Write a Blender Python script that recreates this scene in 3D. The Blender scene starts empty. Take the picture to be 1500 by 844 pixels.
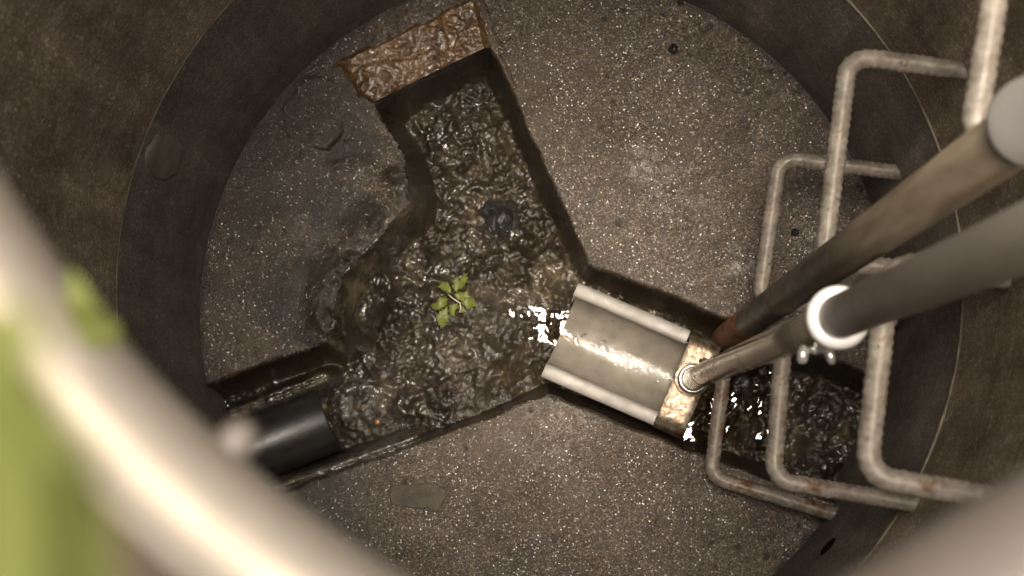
import bpy, math, random
import numpy as np
from mathutils import Vector, Matrix, noise as mnoise

random.seed(4)
RNG = np.random.default_rng(7)
S = bpy.context.scene
COL = S.collection
PI = math.pi

# ------------------------------------------------------------------ camera model
F = 2636.0                      # focal length in pixels of the 1500 px wide photograph
CAM = np.array([0.039, -0.188, 2.6])
_n = math.sqrt(85 ** 2 + 224 ** 2 + F ** 2)
rz = -85 / _n
uz = 224 / _n
R_ = np.array([math.sqrt(1 - rz * rz), 0, rz])
ux = -uz * rz / R_[0]
U_ = np.array([ux, math.sqrt(1 - uz * uz - ux * ux), uz])
Z_ = np.cross(R_, U_)


def P(px, py, z=0.0):
    """point at height z seen at photograph pixel px,py"""
    d = (px - 750) * R_ - (py - 422) * U_ - F * Z_
    t = (z - CAM[2]) / d[2]
    return CAM + t * d


def V(px, py, z=0.0):
    return Vector(P(px, py, z))


cam = bpy.data.cameras.new('camera')
camo = bpy.data.objects.new('camera', cam)
COL.objects.link(camo)
cam.sensor_width = 36
cam.lens = F / 1500 * 36
cam.clip_start = 0.02
cam.clip_end = 500
M = Matrix.Identity(4)
for i in range(3):
    M[i][0], M[i][1], M[i][2], M[i][3] = R_[i], U_[i], Z_[i], CAM[i]
camo.matrix_world = M
S.camera = camo
cam.dof.use_dof = True
cam.dof.focus_distance = 2.62
cam.dof.aperture_fstop = 9.5


# ------------------------------------------------------------------ noise
def _hash(ix, iy, iz):
    h = (ix.astype(np.int64) * 374761393 + iy.astype(np.int64) * 668265263 + iz.astype(np.int64) * 2147483647)
    h = (h ^ (h >> 13)) * 1274126177
    h = h ^ (h >> 16)
    return (h & 0xFFFF) / 65535.0


def vnoise(x, y, seed=0):
    x0 = np.floor(x); y0 = np.floor(y)
    fx = x - x0; fy = y - y0
    fx = fx * fx * fx * (fx * (fx * 6 - 15) + 10); fy = fy * fy * fy * (fy * (fy * 6 - 15) + 10)
    s = np.full(np.shape(x), seed)
    a = _hash(x0, y0, s); b = _hash(x0 + 1, y0, s)
    c = _hash(x0, y0 + 1, s); d = _hash(x0 + 1, y0 + 1, s)
    return (a * (1 - fx) + b * fx) * (1 - fy) + (c * (1 - fx) + d * fx) * fy * 1.0


def fbm(x, y, f, octv=4, seed=0, gain=.5):
    t = 0; a = 1; n = 0
    for o in range(octv):
        ca, sa = math.cos(o * 1.1 + seed), math.sin(o * 1.1 + seed)
        t = t + a * (vnoise((x * ca - y * sa) * f + 37.1, (x * sa + y * ca) * f + 11.7, seed + o * 17) - .5)
        n += a; a *= gain; f *= 2.03
    return t / n * 2


def ridged(x, y, f, octv=4, seed=0):
    t = 0; a = 1; n = 0
    for o in range(octv):
        ca, sa = math.cos(o * 1.3 + seed), math.sin(o * 1.3 + seed)
        v = vnoise((x * ca - y * sa) * f + 5.1, (x * sa + y * ca) * f + 71.7, seed + o * 13)
        t = t + a * (1 - np.abs(2 * v - 1)); n += a; a *= .55; f *= 2.1
    return t / n


def sstep(a, b, x):
    t = np.clip((x - a) / (b - a), 0, 1)
    return t * t * (3 - 2 * t)


# ------------------------------------------------------------------ object helpers
def props(o, label=None, cat=None, group=None, kind=None):
    if label: o['label'] = label
    if cat: o['category'] = cat
    if group: o['group'] = group
    if kind: o['kind'] = kind
    return o


def obj(name, verts, faces, mat, parent=None, origin=None, smooth=True):
    verts = np.asarray(verts, dtype=float)
    me = bpy.data.meshes.new(name)
    if parent is not None:
        off = np.zeros(3)
        p = parent
        while p is not None:
            off += np.array(p.location); p = p.parent
    elif origin is not None:
        off = np.asarray(origin, dtype=float)
    else:
        off = np.zeros(3)
    me.from_pydata((verts - off).tolist(), [], faces if isinstance(faces, list) else faces.tolist())
    me.update()
    me.materials.append(mat)
    if smooth:
        me.polygons.foreach_set('use_smooth', [True] * len(me.polygons))
    o = bpy.data.objects.new(name, me)
    COL.objects.link(o)
    if parent is not None:
        o.parent = parent
    else:
        o.location = off
    return o


def empty(name, loc, label, cat, group=None):
    o = bpy.data.objects.new(name, None)
    COL.objects.link(o)
    o.location = Vector(loc)
    o.empty_display_size = .05
    return props(o, label, cat, group)


def attr(o, name, vals):
    a = o.data.attributes.new(name, 'FLOAT', 'POINT')
    a.data.foreach_set('value', np.asarray(vals, dtype=np.float32))


def sharp(o, deg=35):
    o.data.set_sharp_from_angle(angle=math.radians(deg))
    return o


def frames(pts):
    pts = [Vector(p) for p in pts]
    T = []
    for i in range(len(pts)):
        a = pts[max(0, i - 1)]; b = pts[min(len(pts) - 1, i + 1)]
        T.append((b - a).normalized())
    ref = Vector((0, 0, 1)) if abs(T[0].z) < .9 else Vector((1, 0, 0))
    n = (ref - T[0] * ref.dot(T[0])).normalized()
    out = []
    for t in T:
        n = (n - t * n.dot(t)).normalized()
        out.append((n.copy(), t.cross(n)))
    return pts, out


def tube(pts, rad, seg=16, cap=True, rfun=None):
    """rad: number or list; rfun(i, a) multiplies"""
    pts, fr = frames(pts)
    v = []; f = []
    for i, (p, (n, b)) in enumerate(zip(pts, fr)):
        r = rad[i] if hasattr(rad, '__len__') else rad
        for k in range(seg):
            a = 2 * PI * k / seg
            rr = r * (rfun(i, a) if rfun else 1)
            v.append(p + n * (math.cos(a) * rr) + b * (math.sin(a) * rr))
    for i in range(len(pts) - 1):
        for k in range(seg):
            k2 = (k + 1) % seg
            f.append([i * seg + k, i * seg + k2, (i + 1) * seg + k2, (i + 1) * seg + k])
    if cap:
        f.append(list(range(seg))[::-1])
        f.append([(len(pts) - 1) * seg + k for k in range(seg)])
    return v, f


def lathe(prof, center=(0, 0), seg=128, closed=True, zjit=None):
    """prof: list of (r,z) or (r,z,cx,cy)"""
    v = []; f = []
    for q in prof:
        r, z = q[0], q[1]
        cx, cy = (q[2], q[3]) if len(q) > 2 else center
        for k in range(seg):
            a = 2 * PI * k / seg
            v.append((cx + r * math.cos(a), cy + r * math.sin(a), z))
    n = len(prof)
    for i in range(n if closed else n - 1):
        j = (i + 1) % n
        for k in range(seg):
            k2 = (k + 1) % seg
            f.append([i * seg + k, i * seg + k2, j * seg + k2, j * seg + k])
    return v, f


def torus(c, axis, R, r, seg=48, ms=14, squash=1.0):
    axis = Vector(axis).normalized()
    n = axis.orthogonal().normalized(); b = axis.cross(n)
    c = Vector(c); v = []; f = []
    for k in range(seg):
        a = 2 * PI * k / seg
        d = n * math.cos(a) + b * math.sin(a)
        for m in range(ms):
            t = 2 * PI * m / ms
            v.append(c + d * (R + r * math.cos(t)) + axis * (r * squash * math.sin(t)))
    for k in range(seg):
        for m in range(ms):
            k2 = (k + 1) % seg; m2 = (m + 1) % ms
            f.append([k * ms + m, k2 * ms + m, k2 * ms + m2, k * ms + m2])
    return v, f


def join(*vf):
    v = []; f = []
    for a, b in vf:
        o = len(v)
        v += list(a); f += [[i + o for i in q] for q in b]
    return v, f


def box(c, ex, ey, ez, hx, hy, hz):
    """box with axes ex,ey,ez and half sizes; slightly chamfered"""
    c = Vector(c); ex = Vector(ex); ey = Vector(ey); ez = Vector(ez)
    ch = min(hx, hy, hz) * .25
    v = []; f = []
    prof = [(-hz, ch), (-hz + ch, 0), (hz - ch, 0), (hz, ch)]
    for z, ins in prof:
        x = hx - ins; y = hy - ins
        for sx, sy in ((-1, -1), (1, -1), (1, 1), (-1, 1)):
            v.append(c + ex * (sx * x) + ey * (sy * y) + ez * z)
    for i in range(3):
        for k in range(4):
            k2 = (k + 1) % 4
            f.append([i * 4 + k, i * 4 + k2, i * 4 + 4 + k2, i * 4 + 4 + k])
    f.append([3, 2, 1, 0]); f.append([12, 13, 14, 15])
    return v, f


def grid_faces(nu, nv):
    i = np.arange(nu - 1)[:, None] * nv + np.arange(nv - 1)[None, :]
    i = i.ravel()
    return np.stack([i, i + nv, i + nv + 1, i + 1], 1)


# ------------------------------------------------------------------ materials
class NT:
    def __init__(self, name):
        self.m = bpy.data.materials.new(name)
        self.m.use_nodes = True
        self.t = self.m.node_tree
        self.t.nodes.clear()
        self.out = self.n('ShaderNodeOutputMaterial')
        self.tc = self.n('ShaderNodeTexCoord')

    def n(self, typ, **kw):
        nd = self.t.nodes.new(typ)
        for k, v in kw.items(): setattr(nd, k, v)
        return nd

    def l(self, a, b): self.t.links.new(a, b)

    def setin(self, sock, v):
        if isinstance(v, bpy.types.NodeSocket): self.l(v, sock)
        else:
            if sock.type == 'RGBA' and isinstance(v, (int, float)): v = (v, v, v, 1)
            if isinstance(v, (tuple, list)) and len(v) == 3 and sock.type == 'RGBA': v = (*v, 1)
            sock.default_value = v

    def noise(self, scale, detail=4, rough=.55, dist=0, vec=None, out='Fac', stretch=None):
        nd = self.n('ShaderNodeTexNoise')
        nd.inputs['Scale'].default_value = scale
        nd.inputs['Detail'].default_value = detail
        nd.inputs['Roughness'].default_value = rough
        nd.inputs['Distortion'].default_value = dist
        v = vec or self.tc.outputs['Object']
        if stretch:
            mp = self.n('ShaderNodeMapping'); mp.inputs['Scale'].default_value = stretch
            self.l(v, mp.inputs['Vector']); v = mp.outputs['Vector']
        self.l(v, nd.inputs['Vector'])
        return nd.outputs[out]

    def voro(self, scale, feature='F1', out='Distance', vec=None, rnd=1.0):
        nd = self.n('ShaderNodeTexVoronoi', feature=feature)
        nd.inputs['Scale'].default_value = scale
        nd.inputs['Randomness'].default_value = rnd
        self.l(vec or self.tc.outputs['Object'], nd.inputs['Vector'])
        return nd.outputs[out]

    def ramp(self, fac, stops, interp='LINEAR'):
        nd = self.n('ShaderNodeValToRGB')
        cr = nd.color_ramp; cr.interpolation = interp
        while len(cr.elements) < len(stops): cr.elements.new(.5)
        for e, (p, c) in zip(cr.elements, stops):
            e.position = p
            e.color = (c, c, c, 1) if isinstance(c, (int, float)) else (*c, 1)
        self.l(fac, nd.inputs['Fac'])
        return nd.outputs['Color']

    def mix(self, fac, a, b, mode='MIX'):
        nd = self.n('ShaderNodeMix', data_type='RGBA', blend_type=mode)
        self.setin(nd.inputs[0], fac)
        self.setin(nd.inputs[6], a); self.setin(nd.inputs[7], b)
        return nd.outputs[2]

    def math(self, op, a, b=0.0, c=None, clamp=False):
        nd = self.n('ShaderNodeMath', operation=op, use_clamp=clamp)
        self.setin(nd.inputs[0], a); self.setin(nd.inputs[1], b)
        if c is not None: self.setin(nd.inputs[2], c)
        return nd.outputs[0]

    def attr(self, name):
        nd = self.n('ShaderNodeAttribute', attribute_name=name)
        return nd.outputs['Fac']

    def bump(self, h, strength=.5, dist=.001, normal=None):
        nd = self.n('ShaderNodeBump')
        self.setin(nd.inputs['Strength'], strength)
        nd.inputs['Distance'].default_value = dist
        self.setin(nd.inputs['Height'], h)
        if normal: self.l(normal, nd.inputs['Normal'])
        return nd.outputs['Normal']

    def bsdf(self, **kw):
        nd = self.n('ShaderNodeBsdfPrincipled')
        for k, v in kw.items():
            self.setin(nd.inputs[k.replace('_', ' ')], v)
        self.l(nd.outputs[0], self.out.inputs['Surface'])
        return nd


def simple(name, c1, c2, scale=20, rough=(.4, .6), metal=0.0, bump=.3, bscale=200, bdist=.001, spots=None, spec=.5, wet=0.0, wetb=.004, stretch=None):
    t = NT(name)
    n1 = t.noise(scale, 6, .6, stretch=stretch)
    col = t.mix(t.ramp(n1, [(.35, 0.), (.65, 1.)]), c1, c2)
    if spots:
        sc, th, cc = spots
        col = t.mix(t.ramp(t.noise(sc, 6, .7), [(th, 0.), (th + .06, 1.)]), col, cc)
    ro = t.ramp(t.noise(scale * 2.3, 4), [(.3, rough[0]), (.7, rough[1])])
    nb = t.bump(t.noise(bscale, 5, .6), bump, bdist)
    b = t.bsdf(Base_Color=col, Roughness=ro, Metallic=metal, Normal=nb, Specular_IOR_Level=spec)
    if wet:
        b.inputs['Coat Weight'].default_value = wet; b.inputs['Coat Roughness'].default_value = .05
        t.l(t.bump(t.noise(150, 3, .6, .6), 1.0, wetb), b.inputs['Coat Normal'])
    return t.m


# --- wet sandy benching + channel + sludge (shared; vertex masks say what the surface is)
def mat_floor():
    t = NT('wet_sandy_concrete')
    mud = t.attr('mud'); wall = t.attr('slick'); brown = t.attr('brown'); grey = t.attr('crust'); stain = t.attr('stain'); dark = t.attr('silt_shade'); pale = t.attr('pale')
    # concrete: dark cement paste with pale sand grains
    big = t.noise(7, 6, .6)
    mid = t.noise(45, 5, .65)
    base = t.mix(t.ramp(big, [(.3, 0.), (.7, 1.)]), (.053, .037, .022), (.108, .080, .054))
    base = t.mix(t.ramp(mid, [(.42, 0.), (.62, .55)]), base, (.052, .038, .024))
    cell = t.voro(540, out='Color')
    sep = t.n('ShaderNodeSeparateColor'); t.l(cell, sep.inputs[0])
    g1 = t.ramp(sep.outputs[0], [(.0, .3), (.5, .78), (.8, 1.3), (.92, 2.0), (1., 3.2)])
    base = t.mix(1.0, base, g1, 'MULTIPLY')
    pit = t.ramp(t.noise(260, 3, .6), [(.28, .25), (.4, 1.)])
    base = t.mix(1.0, base, pit, 'MULTIPLY')
    base = t.mix(t.math('MULTIPLY', brown, .7), base, t.mix(sep.outputs[1], (.045, .033, .02), (.115, .085, .053)))
    base = t.mix(stain, base, t.mix(sep.outputs[2], (.035, .019, .008), (.07, .045, .02)))
    base = t.mix(t.math('MULTIPLY', pale, t.ramp(sep.outputs[0], [(.2, .1), (.6, .9)])), base, (.36, .335, .30))  # painted glints, broken up by the sand grains
    tide = t.ramp(t.noise(5, 6, .7, 1.5), [(.36, (.62, .56, .47)), (.5, (1., .98, .95)), (.56, (.78, .70, .58)), (.64, (1.05, 1.02, 1.)), (.8, (.7, .62, .5))])
    base = t.mix(.8, base, tide, 'MULTIPLY')
    # slick dark channel wall
    sl = t.mix(t.noise(25, 5), (.017, .012, .008), (.05, .036, .02))
    base = t.mix(wall, base, sl)
    # sludge
    m1 = t.noise(22, 7, .65, .6)
    sc = t.ramp(m1, [(.3, (.010, .008, .006)), (.42, (.075, .055, .026)), (.5, (.022, .018, .013)), (.58, (.15, .115, .062)), (.7, (.05, .042, .04))])
    sc = t.mix(t.ramp(t.noise(150, 4, .7), [(.45, 0.), (.7, .5)]), sc, (.16, .135, .10))
    crust = t.ramp(t.noise(75, 6, .7), [(.3, (.035, .03, .027)), (.55, (.16, .145, .13)), (.75, (.34, .31, .28))])
    sc = t.mix(t.math('MULTIPLY', grey, .75), sc, crust)
    sc = t.mix(t.math('MULTIPLY', brown, .65), sc, t.mix(mid, (.04, .027, .014), (.10, .072, .04)))
    sc = t.mix(1.0, sc, t.ramp(t.noise(11, 5, .65), [(.32, .25), (.68, .8)]), 'MULTIPLY')
    base = t.mix(mud, base, sc)
    base = t.mix(dark, base, t.mix(t.noise(90, 4), (.006, .005, .004), (.026, .02, .013)))
    ro_c = t.ramp(t.noise(12, 4), [(.35, .38), (.65, .55)])
    ro_m = t.ramp(t.noise(60, 4), [(.3, .42), (.7, .7)])
    ro = t.mix(mud, ro_c, ro_m)
    ro = t.mix(t.math('MULTIPLY', wall, .6), ro, .2)
    # bump
    grain = t.math('ADD', t.math('MULTIPLY', sep.outputs[2], .35), t.noise(430, 3, .7))
    wr = t.noise(95, 3, .55, 1.0)
    wr2 = t.noise(240, 3, .6, .5)
    hm = t.math('ADD', t.math('MULTIPLY', wr, 2.0), t.math('MULTIPLY', wr2, .8))
    notwall = t.math('SUBTRACT', 1.0, t.math('MULTIPLY', wall, .25))
    dry = t.math('SUBTRACT', 1.0, mud)
    b1 = t.bump(grain, t.math('MULTIPLY', dry, t.math('MULTIPLY', notwall, .8)), .0013)
    b2 = t.bump(hm, t.math('MULTIPLY', mud, .6), .0022, b1)
    # wet film: sand grain facets on the concrete, rounded ripples on the sludge
    geo = t.n('ShaderNodeNewGeometry')
    cell2 = t.voro(640, out='Color')
    vm = t.n('ShaderNodeVectorMath', operation='SUBTRACT'); t.l(cell2, vm.inputs[0]); vm.inputs[1].default_value = (.5, .5, .5)
    vs = t.n('ShaderNodeVectorMath', operation='SCALE'); t.l(vm.outputs[0], vs.inputs[0])
    t.l(t.math('MULTIPLY', dry, 1.0), vs.inputs['Scale'])
    va = t.n('ShaderNodeVectorMath', operation='ADD'); t.l(vs.outputs[0], va.inputs[0]); t.l(geo.outputs['Normal'], va.inputs[1])
    vn = t.n('ShaderNodeVectorMath', operation='NORMALIZE'); t.l(va.outputs[0], vn.inputs[0])
    mp = t.n('ShaderNodeMapping'); mp.inputs['Rotation'].default_value = (0, 0, math.radians(-26)); mp.inputs['Scale'].default_value = (1.2, .5, 1)
    t.l(t.tc.outputs['Object'], mp.inputs['Vector']); mv = mp.outputs['Vector']
    film = t.math('ADD', t.noise(74, 2, .5, .35, vec=mv), t.math('MULTIPLY', t.noise(190, 2, .5, .3, vec=mv), .36))
    calm = t.ramp(t.noise(16, 4, .6), [(.38, .12), (.62, 1.)])
    cn = t.bump(film, t.math('MULTIPLY', mud, calm), .0054, vn.outputs[0])
    wet = t.ramp(t.noise(9, 4, .6), [(.35, .35), (.65, 1.)])
    cw = t.mix(mud, t.math('MULTIPLY', wet, t.math('SUBTRACT', t.math('SUBTRACT', .72, t.math('MULTIPLY', wall, .25)), t.math('MULTIPLY', dark, .45), clamp=True)), t.math('MULTIPLY', t.ramp(t.noise(13, 5, .65), [(.46, .02), (.55, 1.)]), t.math('SUBTRACT', 1.0, t.math('MULTIPLY', brown, .88))))
    crf = t.mix(mud, .22, .02)
    t.bsdf(Base_Color=base, Roughness=ro, Normal=b2, Specular_IOR_Level=.35, Coat_Weight=cw, Coat_Roughness=crf, Coat_Normal=cn, Coat_IOR=1.5)
    return t.m


def mat_wall(name, dark, lite, patch, rough, striate):
    t = NT(name)
    n = t.noise(6, 7, .65)
    col = t.mix(t.ramp(n, [(.3, 0.), (.7, 1.)]), dark, lite)
    col = t.mix(t.ramp(t.noise(34, 5, .7), [(.5, 0.), (.75, .6)]), col, patch)
    drip = t.ramp(t.noise(14, 6, .7, stretch=(1, 1, .12)), [(.3, .45), (.5, 1.), (.68, 1.7)])
    col = t.mix(.8, col, drip, 'MULTIPLY')
    cell = t.voro(480, out='Color')
    sep = t.n('ShaderNodeSeparateColor'); t.l(cell, sep.inputs[0])
    col = t.mix(1.0, col, t.ramp(sep.outputs[0], [(0., .6), (.8, 1.2), (.96, 1.9), (1., 3.2)]), 'MULTIPLY')
    h = t.noise(160, 5, .7)
    if striate:
        h = t.math('ADD', t.math('MULTIPLY', h, .4), t.noise(60, 4, .6, stretch=(.15, .15, 9)))
        nb = t.bump(h, .5, .0012)
    else:
        h = t.math('ADD', t.math('MULTIPLY', t.noise(38, 5, .7), 2.2), h)
        nb = t.bump(h, .7, .003)
    t.bsdf(Base_Color=col, Roughness=t.ramp(t.noise(18, 3), [(.3, rough), (.7, rough + .2)]), Normal=nb, Specular_IOR_Level=.4)
    return t.m


def mat_rebar(name, rust_th):
    t = NT(name)
    n = t.noise(60, 6, .65)
    col = t.mix(t.ramp(n, [(.35, 0.), (.65, 1.)]), (.15, .125, .097), (.315, .275, .228))
    col = t.mix(t.ramp(t.noise(28, 6, .75), [(rust_th, 0.), (rust_th + .1, 1.)]), col,
                t.mix(t.noise(140, 4), (.06, .028, .013), (.20, .10, .045)))
    col = t.mix(t.ramp(t.noise(75, 4, .6), [(.66, 0.), (.72, .8)]), col, (.035, .024, .016))
    nb = t.bump(t.noise(420, 4, .7), .5, .0006)
    t.bsdf(Base_Color=col, Roughness=t.ramp(t.noise(90, 3), [(.3, .38), (.7, .65)]), Normal=nb, Metallic=.15)
    return t.m


def mat_steel():
    t = NT('brushed_stainless_steel')
    n = t.noise(25, 6, .7)
    col = t.mix(t.ramp(n, [(.35, 0.), (.7, 1.)]), (.19, .177, .155), (.275, .258, .232))
    col = t.mix(t.ramp(t.noise(48, 6, .75, .5), [(.62, 0.), (.74, .75)]), col, (.16, .115, .06))
    col = t.mix(t.ramp(t.noise(260, 3, .6), [(.68, 0.), (.74, .8)]), col, (.07, .055, .04))
    h = t.noise(300, 3, .6, stretch=(1, 1, 1))
    nb = t.bump(h, .18, .0006)
    nb = t.bump(t.noise(35, 3), .25, .002, nb)
    t.bsdf(Base_Color=col, Roughness=t.ramp(t.noise(70, 4), [(.3, .45), (.7, .6)]), Metallic=.2, Normal=nb)
    return t.m


def mat_tint_steel():
    t = NT('heat_tinted_steel')
    n = t.noise(38, 5, .65, .4)
    col = t.ramp(n, [(.34, (.06, .03, .012)), (.43, (.10, .07, .042)), (.5, (.155, .135, .11)), (.57, (.10, .055, .02)), (.66, (.035, .03, .035))])
    nb = t.bump(t.noise(110, 4), .4, .0015)
    t.bsdf(Base_Color=col, Roughness=t.ramp(t.noise(90, 3), [(.3, .24), (.7, .42)]), Metallic=.6, Normal=nb)
    return t.m


def mat_water():
    t = NT('water_film')
    nb = t.bump(t.noise(18, 2, .5, .8), .3, .004)
    fr = t.n('ShaderNodeFresnel'); fr.inputs['IOR'].default_value = 1.4
    t.l(nb, fr.inputs['Normal'])
    tr = t.n('ShaderNodeBsdfTransparent'); tr.inputs['Color'].default_value = (.72, .66, .55, 1)
    gl = t.n('ShaderNodeBsdfGlossy'); gl.inputs['Roughness'].default_value = .015
    gl.inputs['Color'].default_value = (1, 1, 1, 1)
    t.l(nb, gl.inputs['Normal'])
    mx = t.n('ShaderNodeMixShader')
    t.l(fr.outputs[0], mx.inputs[0]); t.l(tr.outputs[0], mx.inputs[1]); t.l(gl.outputs[0], mx.inputs[2])
    t.l(mx.outputs[0], t.out.inputs['Surface'])
    return t.m


def mat_leaf(name, c1, c2):
    t = NT(name)
    col = t.mix(t.noise(60, 4), c1, c2)
    nb = t.bump(t.noise(200, 3), .3, .001)
    b = t.bsdf(Base_Color=col, Roughness=.45 if name.startswith('p') else .8, Normal=nb)
    tl = t.n('ShaderNodeBsdfTranslucent'); t.setin(tl.inputs['Color'], c2)
    mx = t.n('ShaderNodeMixShader'); mx.inputs[0].default_value = .3
    t.l(b.outputs[0], mx.inputs[1]); t.l(tl.outputs[0], mx.inputs[2]); t.l(mx.outputs[0], t.out.inputs['Surface'])
    return t.m


M_floor = mat_floor()
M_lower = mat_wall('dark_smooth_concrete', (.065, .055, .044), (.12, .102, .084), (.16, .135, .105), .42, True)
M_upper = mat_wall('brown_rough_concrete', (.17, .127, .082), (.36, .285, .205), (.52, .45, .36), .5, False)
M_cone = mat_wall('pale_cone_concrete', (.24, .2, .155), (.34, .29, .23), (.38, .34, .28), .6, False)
M_rebar = mat_rebar('galvanised_rebar', .57)
M_rebar_r = mat_rebar('rusted_rebar', .52)
M_steel = mat_steel()
M_tint = mat_tint_steel()
M_inner = simple('dull_wet_steel', (.165, .145, .115), (.245, .218, .178), 30, (.5, .65), metal=.15, bump=.25, bscale=120, bdist=.0012, spots=(40, .62, (.075, .05, .025)), wet=.8, wetb=.0011)
M_water = mat_water()
M_seam = simple('seam_mortar', (.10, .085, .05), (.24, .20, .14), 40, (.5, .7), bump=.7, bscale=150, bdist=.002)
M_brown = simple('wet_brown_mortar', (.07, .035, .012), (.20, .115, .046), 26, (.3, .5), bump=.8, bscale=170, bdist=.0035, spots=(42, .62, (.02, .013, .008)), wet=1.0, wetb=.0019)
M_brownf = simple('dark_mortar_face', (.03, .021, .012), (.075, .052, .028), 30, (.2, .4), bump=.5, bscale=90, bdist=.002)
M_blackpipe = simple('black_plastic', (.010, .010, .010), (.02, .019, .017), 60, (.28, .42), bump=.4, bscale=350, bdist=.0008, spots=(55, .66, (.05, .042, .028)))
M_pole = simple('dirty_galvanised_tube', (.07, .052, .034), (.15, .12, .084), 30, (.4, .6), metal=.0, bump=.3, bscale=120, bdist=.001, spots=(30, .66, (.08, .055, .035)), stretch=(1.6, 1.6, .14))
M_rust = simple('brown_rust', (.13, .055, .02), (.38, .19, .085), 55, (.6, .8), bump=.8, bscale=140, bdist=.003)
M_shinypole = simple('worn_shiny_steel', (.36, .31, .235), (.46, .40, .32), 9, (.2, .3), metal=.85, bump=.03, bscale=60)
M_greypole = simple('matt_grey_tube', (.22, .183, .138), (.31, .262, .205), 20, (.4, .55), metal=.0, bump=.15, bscale=150, stretch=(1.6, 1.6, .14))
M_white = simple('white_plastic', (.74, .70, .68), (.82, .79, .77), 20, (.3, .4), bump=.05)
M_cream = simple('dusty_white_plastic', (.78, .72, .63), (.84, .78, .69), 20, (.4, .5), bump=.05)
M_bright = simple('wet_bright_zinc', (.6, .58, .54), (.75, .73, .70), 60, (.12, .25), metal=.8, bump=.2)
M_rim = simple('smooth_pale_frame', (.13, .107, .08), (.17, .145, .112), 10, (.44, .54), metal=.55, bump=.08, bscale=60, spec=.3)
M_hole = simple('hole_shade_black', (.004, .0035, .003), (.006, .005, .004), 30, (.8, .9), bump=.2, spec=.1)
M_iron_shade = simple('cast_iron_shade', (.022, .016, .011), (.045, .034, .024), 30, (.8, .9), bump=.3, spec=.05)  # kept near black to paint the shadow band around the rim
M_plug = simple('grey_mortar_plug', (.15, .128, .10), (.27, .235, .19), 26, (.6, .8), bump=.5, bscale=150)
M_stone = simple('wet_dark_stone', (.008, .008, .009), (.03, .028, .027), 60, (.2, .4), bump=.8, bscale=130, bdist=.004, wet=1.0)
M_dkstone = simple('black_grit_stone', (.008, .008, .009), (.02, .018, .016), 80, (.3, .5), bump=.5, bscale=200)
M_orange = simple('orange_pebble', (.20, .085, .012), (.32, .15, .025), 60, (.15, .3), bump=.3)
M_slate = simple('brown_slate', (.035, .028, .017), (.07, .055, .034), 60, (.6, .8), bump=.7, bscale=120, bdist=.002)
M_twig = simple('dead_leaf_brown', (.012, .007, .004), (.03, .016, .008), 80, (.5, .7), bump=.5)
M_ground = simple('dry_earth', (.085, .055, .03), (.13, .09, .052), 12, (.7, .9), bump=.8, bscale=60, bdist=.01)
M_sleeve = simple('beige_tube_coating_lug_shade', (.05, .038, .027), (.064, .05, .037), 9, (.5, .6), bump=.1)
M_leaf = mat_leaf('parsley_green', (.13, .155, .03), (.235, .255, .065))
M_weed = mat_leaf('bright_weed_green', (.046, .054, .005), (.105, .108, .014))
M_stem = simple('pale_stem', (.42, .38, .26), (.55, .5, .36), 60, (.4, .5), bump=.1)

# ------------------------------------------------------------------ floor: benching, channel, sludge
RS = .5                        # shaft radius


def poly_sd(poly, x, y):
    """signed distance, positive inside"""
    n = len(poly)
    d = np.full(x.shape, 1e9); ins = np.zeros(x.shape, bool)
    for i in range(n):
        ax, ay = poly[i]; bx, by = poly[(i + 1) % n]
        ex, ey = bx - ax, by - ay
        t = np.clip(((x - ax) * ex + (y - ay) * ey) / (ex * ex + ey * ey), 0, 1)
        d = np.minimum(d, (x - ax - t * ex) ** 2 + (y - ay - t * ey) ** 2)
        c = (ay > y) != (by > y)
        with np.errstate(divide='ignore', invalid='ignore'):
            xi = ax + (y - ay) * ex / (ey if ey != 0 else 1e-12)
        ins ^= c & (x < xi)
    d = np.sqrt(d)
    return np.where(ins, d, -d)


def seg_d(p, q, x, y):
    ax, ay = p; ex, ey = q[0] - ax, q[1] - ay
    t = np.clip(((x - ax) * ex + (y - ay) * ey) / (ex * ex + ey * ey), 0, 1)
    return np.hypot(x - ax - t * ex, y - ay - t * ey), t


def W(px, py, z=0.0):
    p = P(px, py, z); return (p[0], p[1])


chan_px = [(546, 152), (716, 66), (862, 388), (1060, 466), (1400, 600), (1400, 800), (1235, 738), (1000, 655), (800, 578),
           (600, 652), (405, 724), (230, 790), (230, 590), (310, 562), (478, 500), (505, 395), (602, 292), (590, 225)]
CH = [W(a, b) for a, b in chan_px]
STEP = .0022
nn = int(2 * .512 / STEP)
ax_ = np.linspace(-.512, .512, nn)
GX, GY = np.meshgrid(ax_, ax_, indexing='ij')
wob = .0035 * fbm(GX, GY, 22, 5, 3) + .003 * np.maximum(0, fbm(GX, GY, 60, 3, 4) - .15)
sd = poly_sd(CH, GX, GY) + wob
nA = fbm(GX, GY, 9, 5, 1); nB = fbm(GX, GY, 34, 5, 2); nC = fbm(GX, GY, 110, 3, 5)
rg = ridged(GX, GY, 28, 4, 9)
rg2 = ridged(GX + .2 * GY, GY, 70, 3, 21)

bench = .0012 * nA + .0008 * nB + .0006 * nC


def blob(px, py, rx, z=0, sharp_=1.0):
    c = P(px, py, z); r = rx / 1014
    return np.exp(-(((GX - c[0]) ** 2 + (GY - c[1]) ** 2) / r ** 2) ** sharp_)


# left side of the upper channel is a slumped, sludge covered slope
slump = np.clip(blob(560, 300, 75) + blob(505, 400, 70) + blob(520, 470, 60), 0, 1)
edge_w = .050 + .085 * slump
q = np.clip(sd / edge_w, 0, 1)
prof = np.sqrt(np.clip(1 - (1 - q) ** 2, 0, 1)) * (1 - slump) + slump * q
lipw = .004
lipw = .004 + .010 * sstep(-.1, .5, nB)
chan = -.148 * prof * sstep(-.001, lipw, sd)
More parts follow.
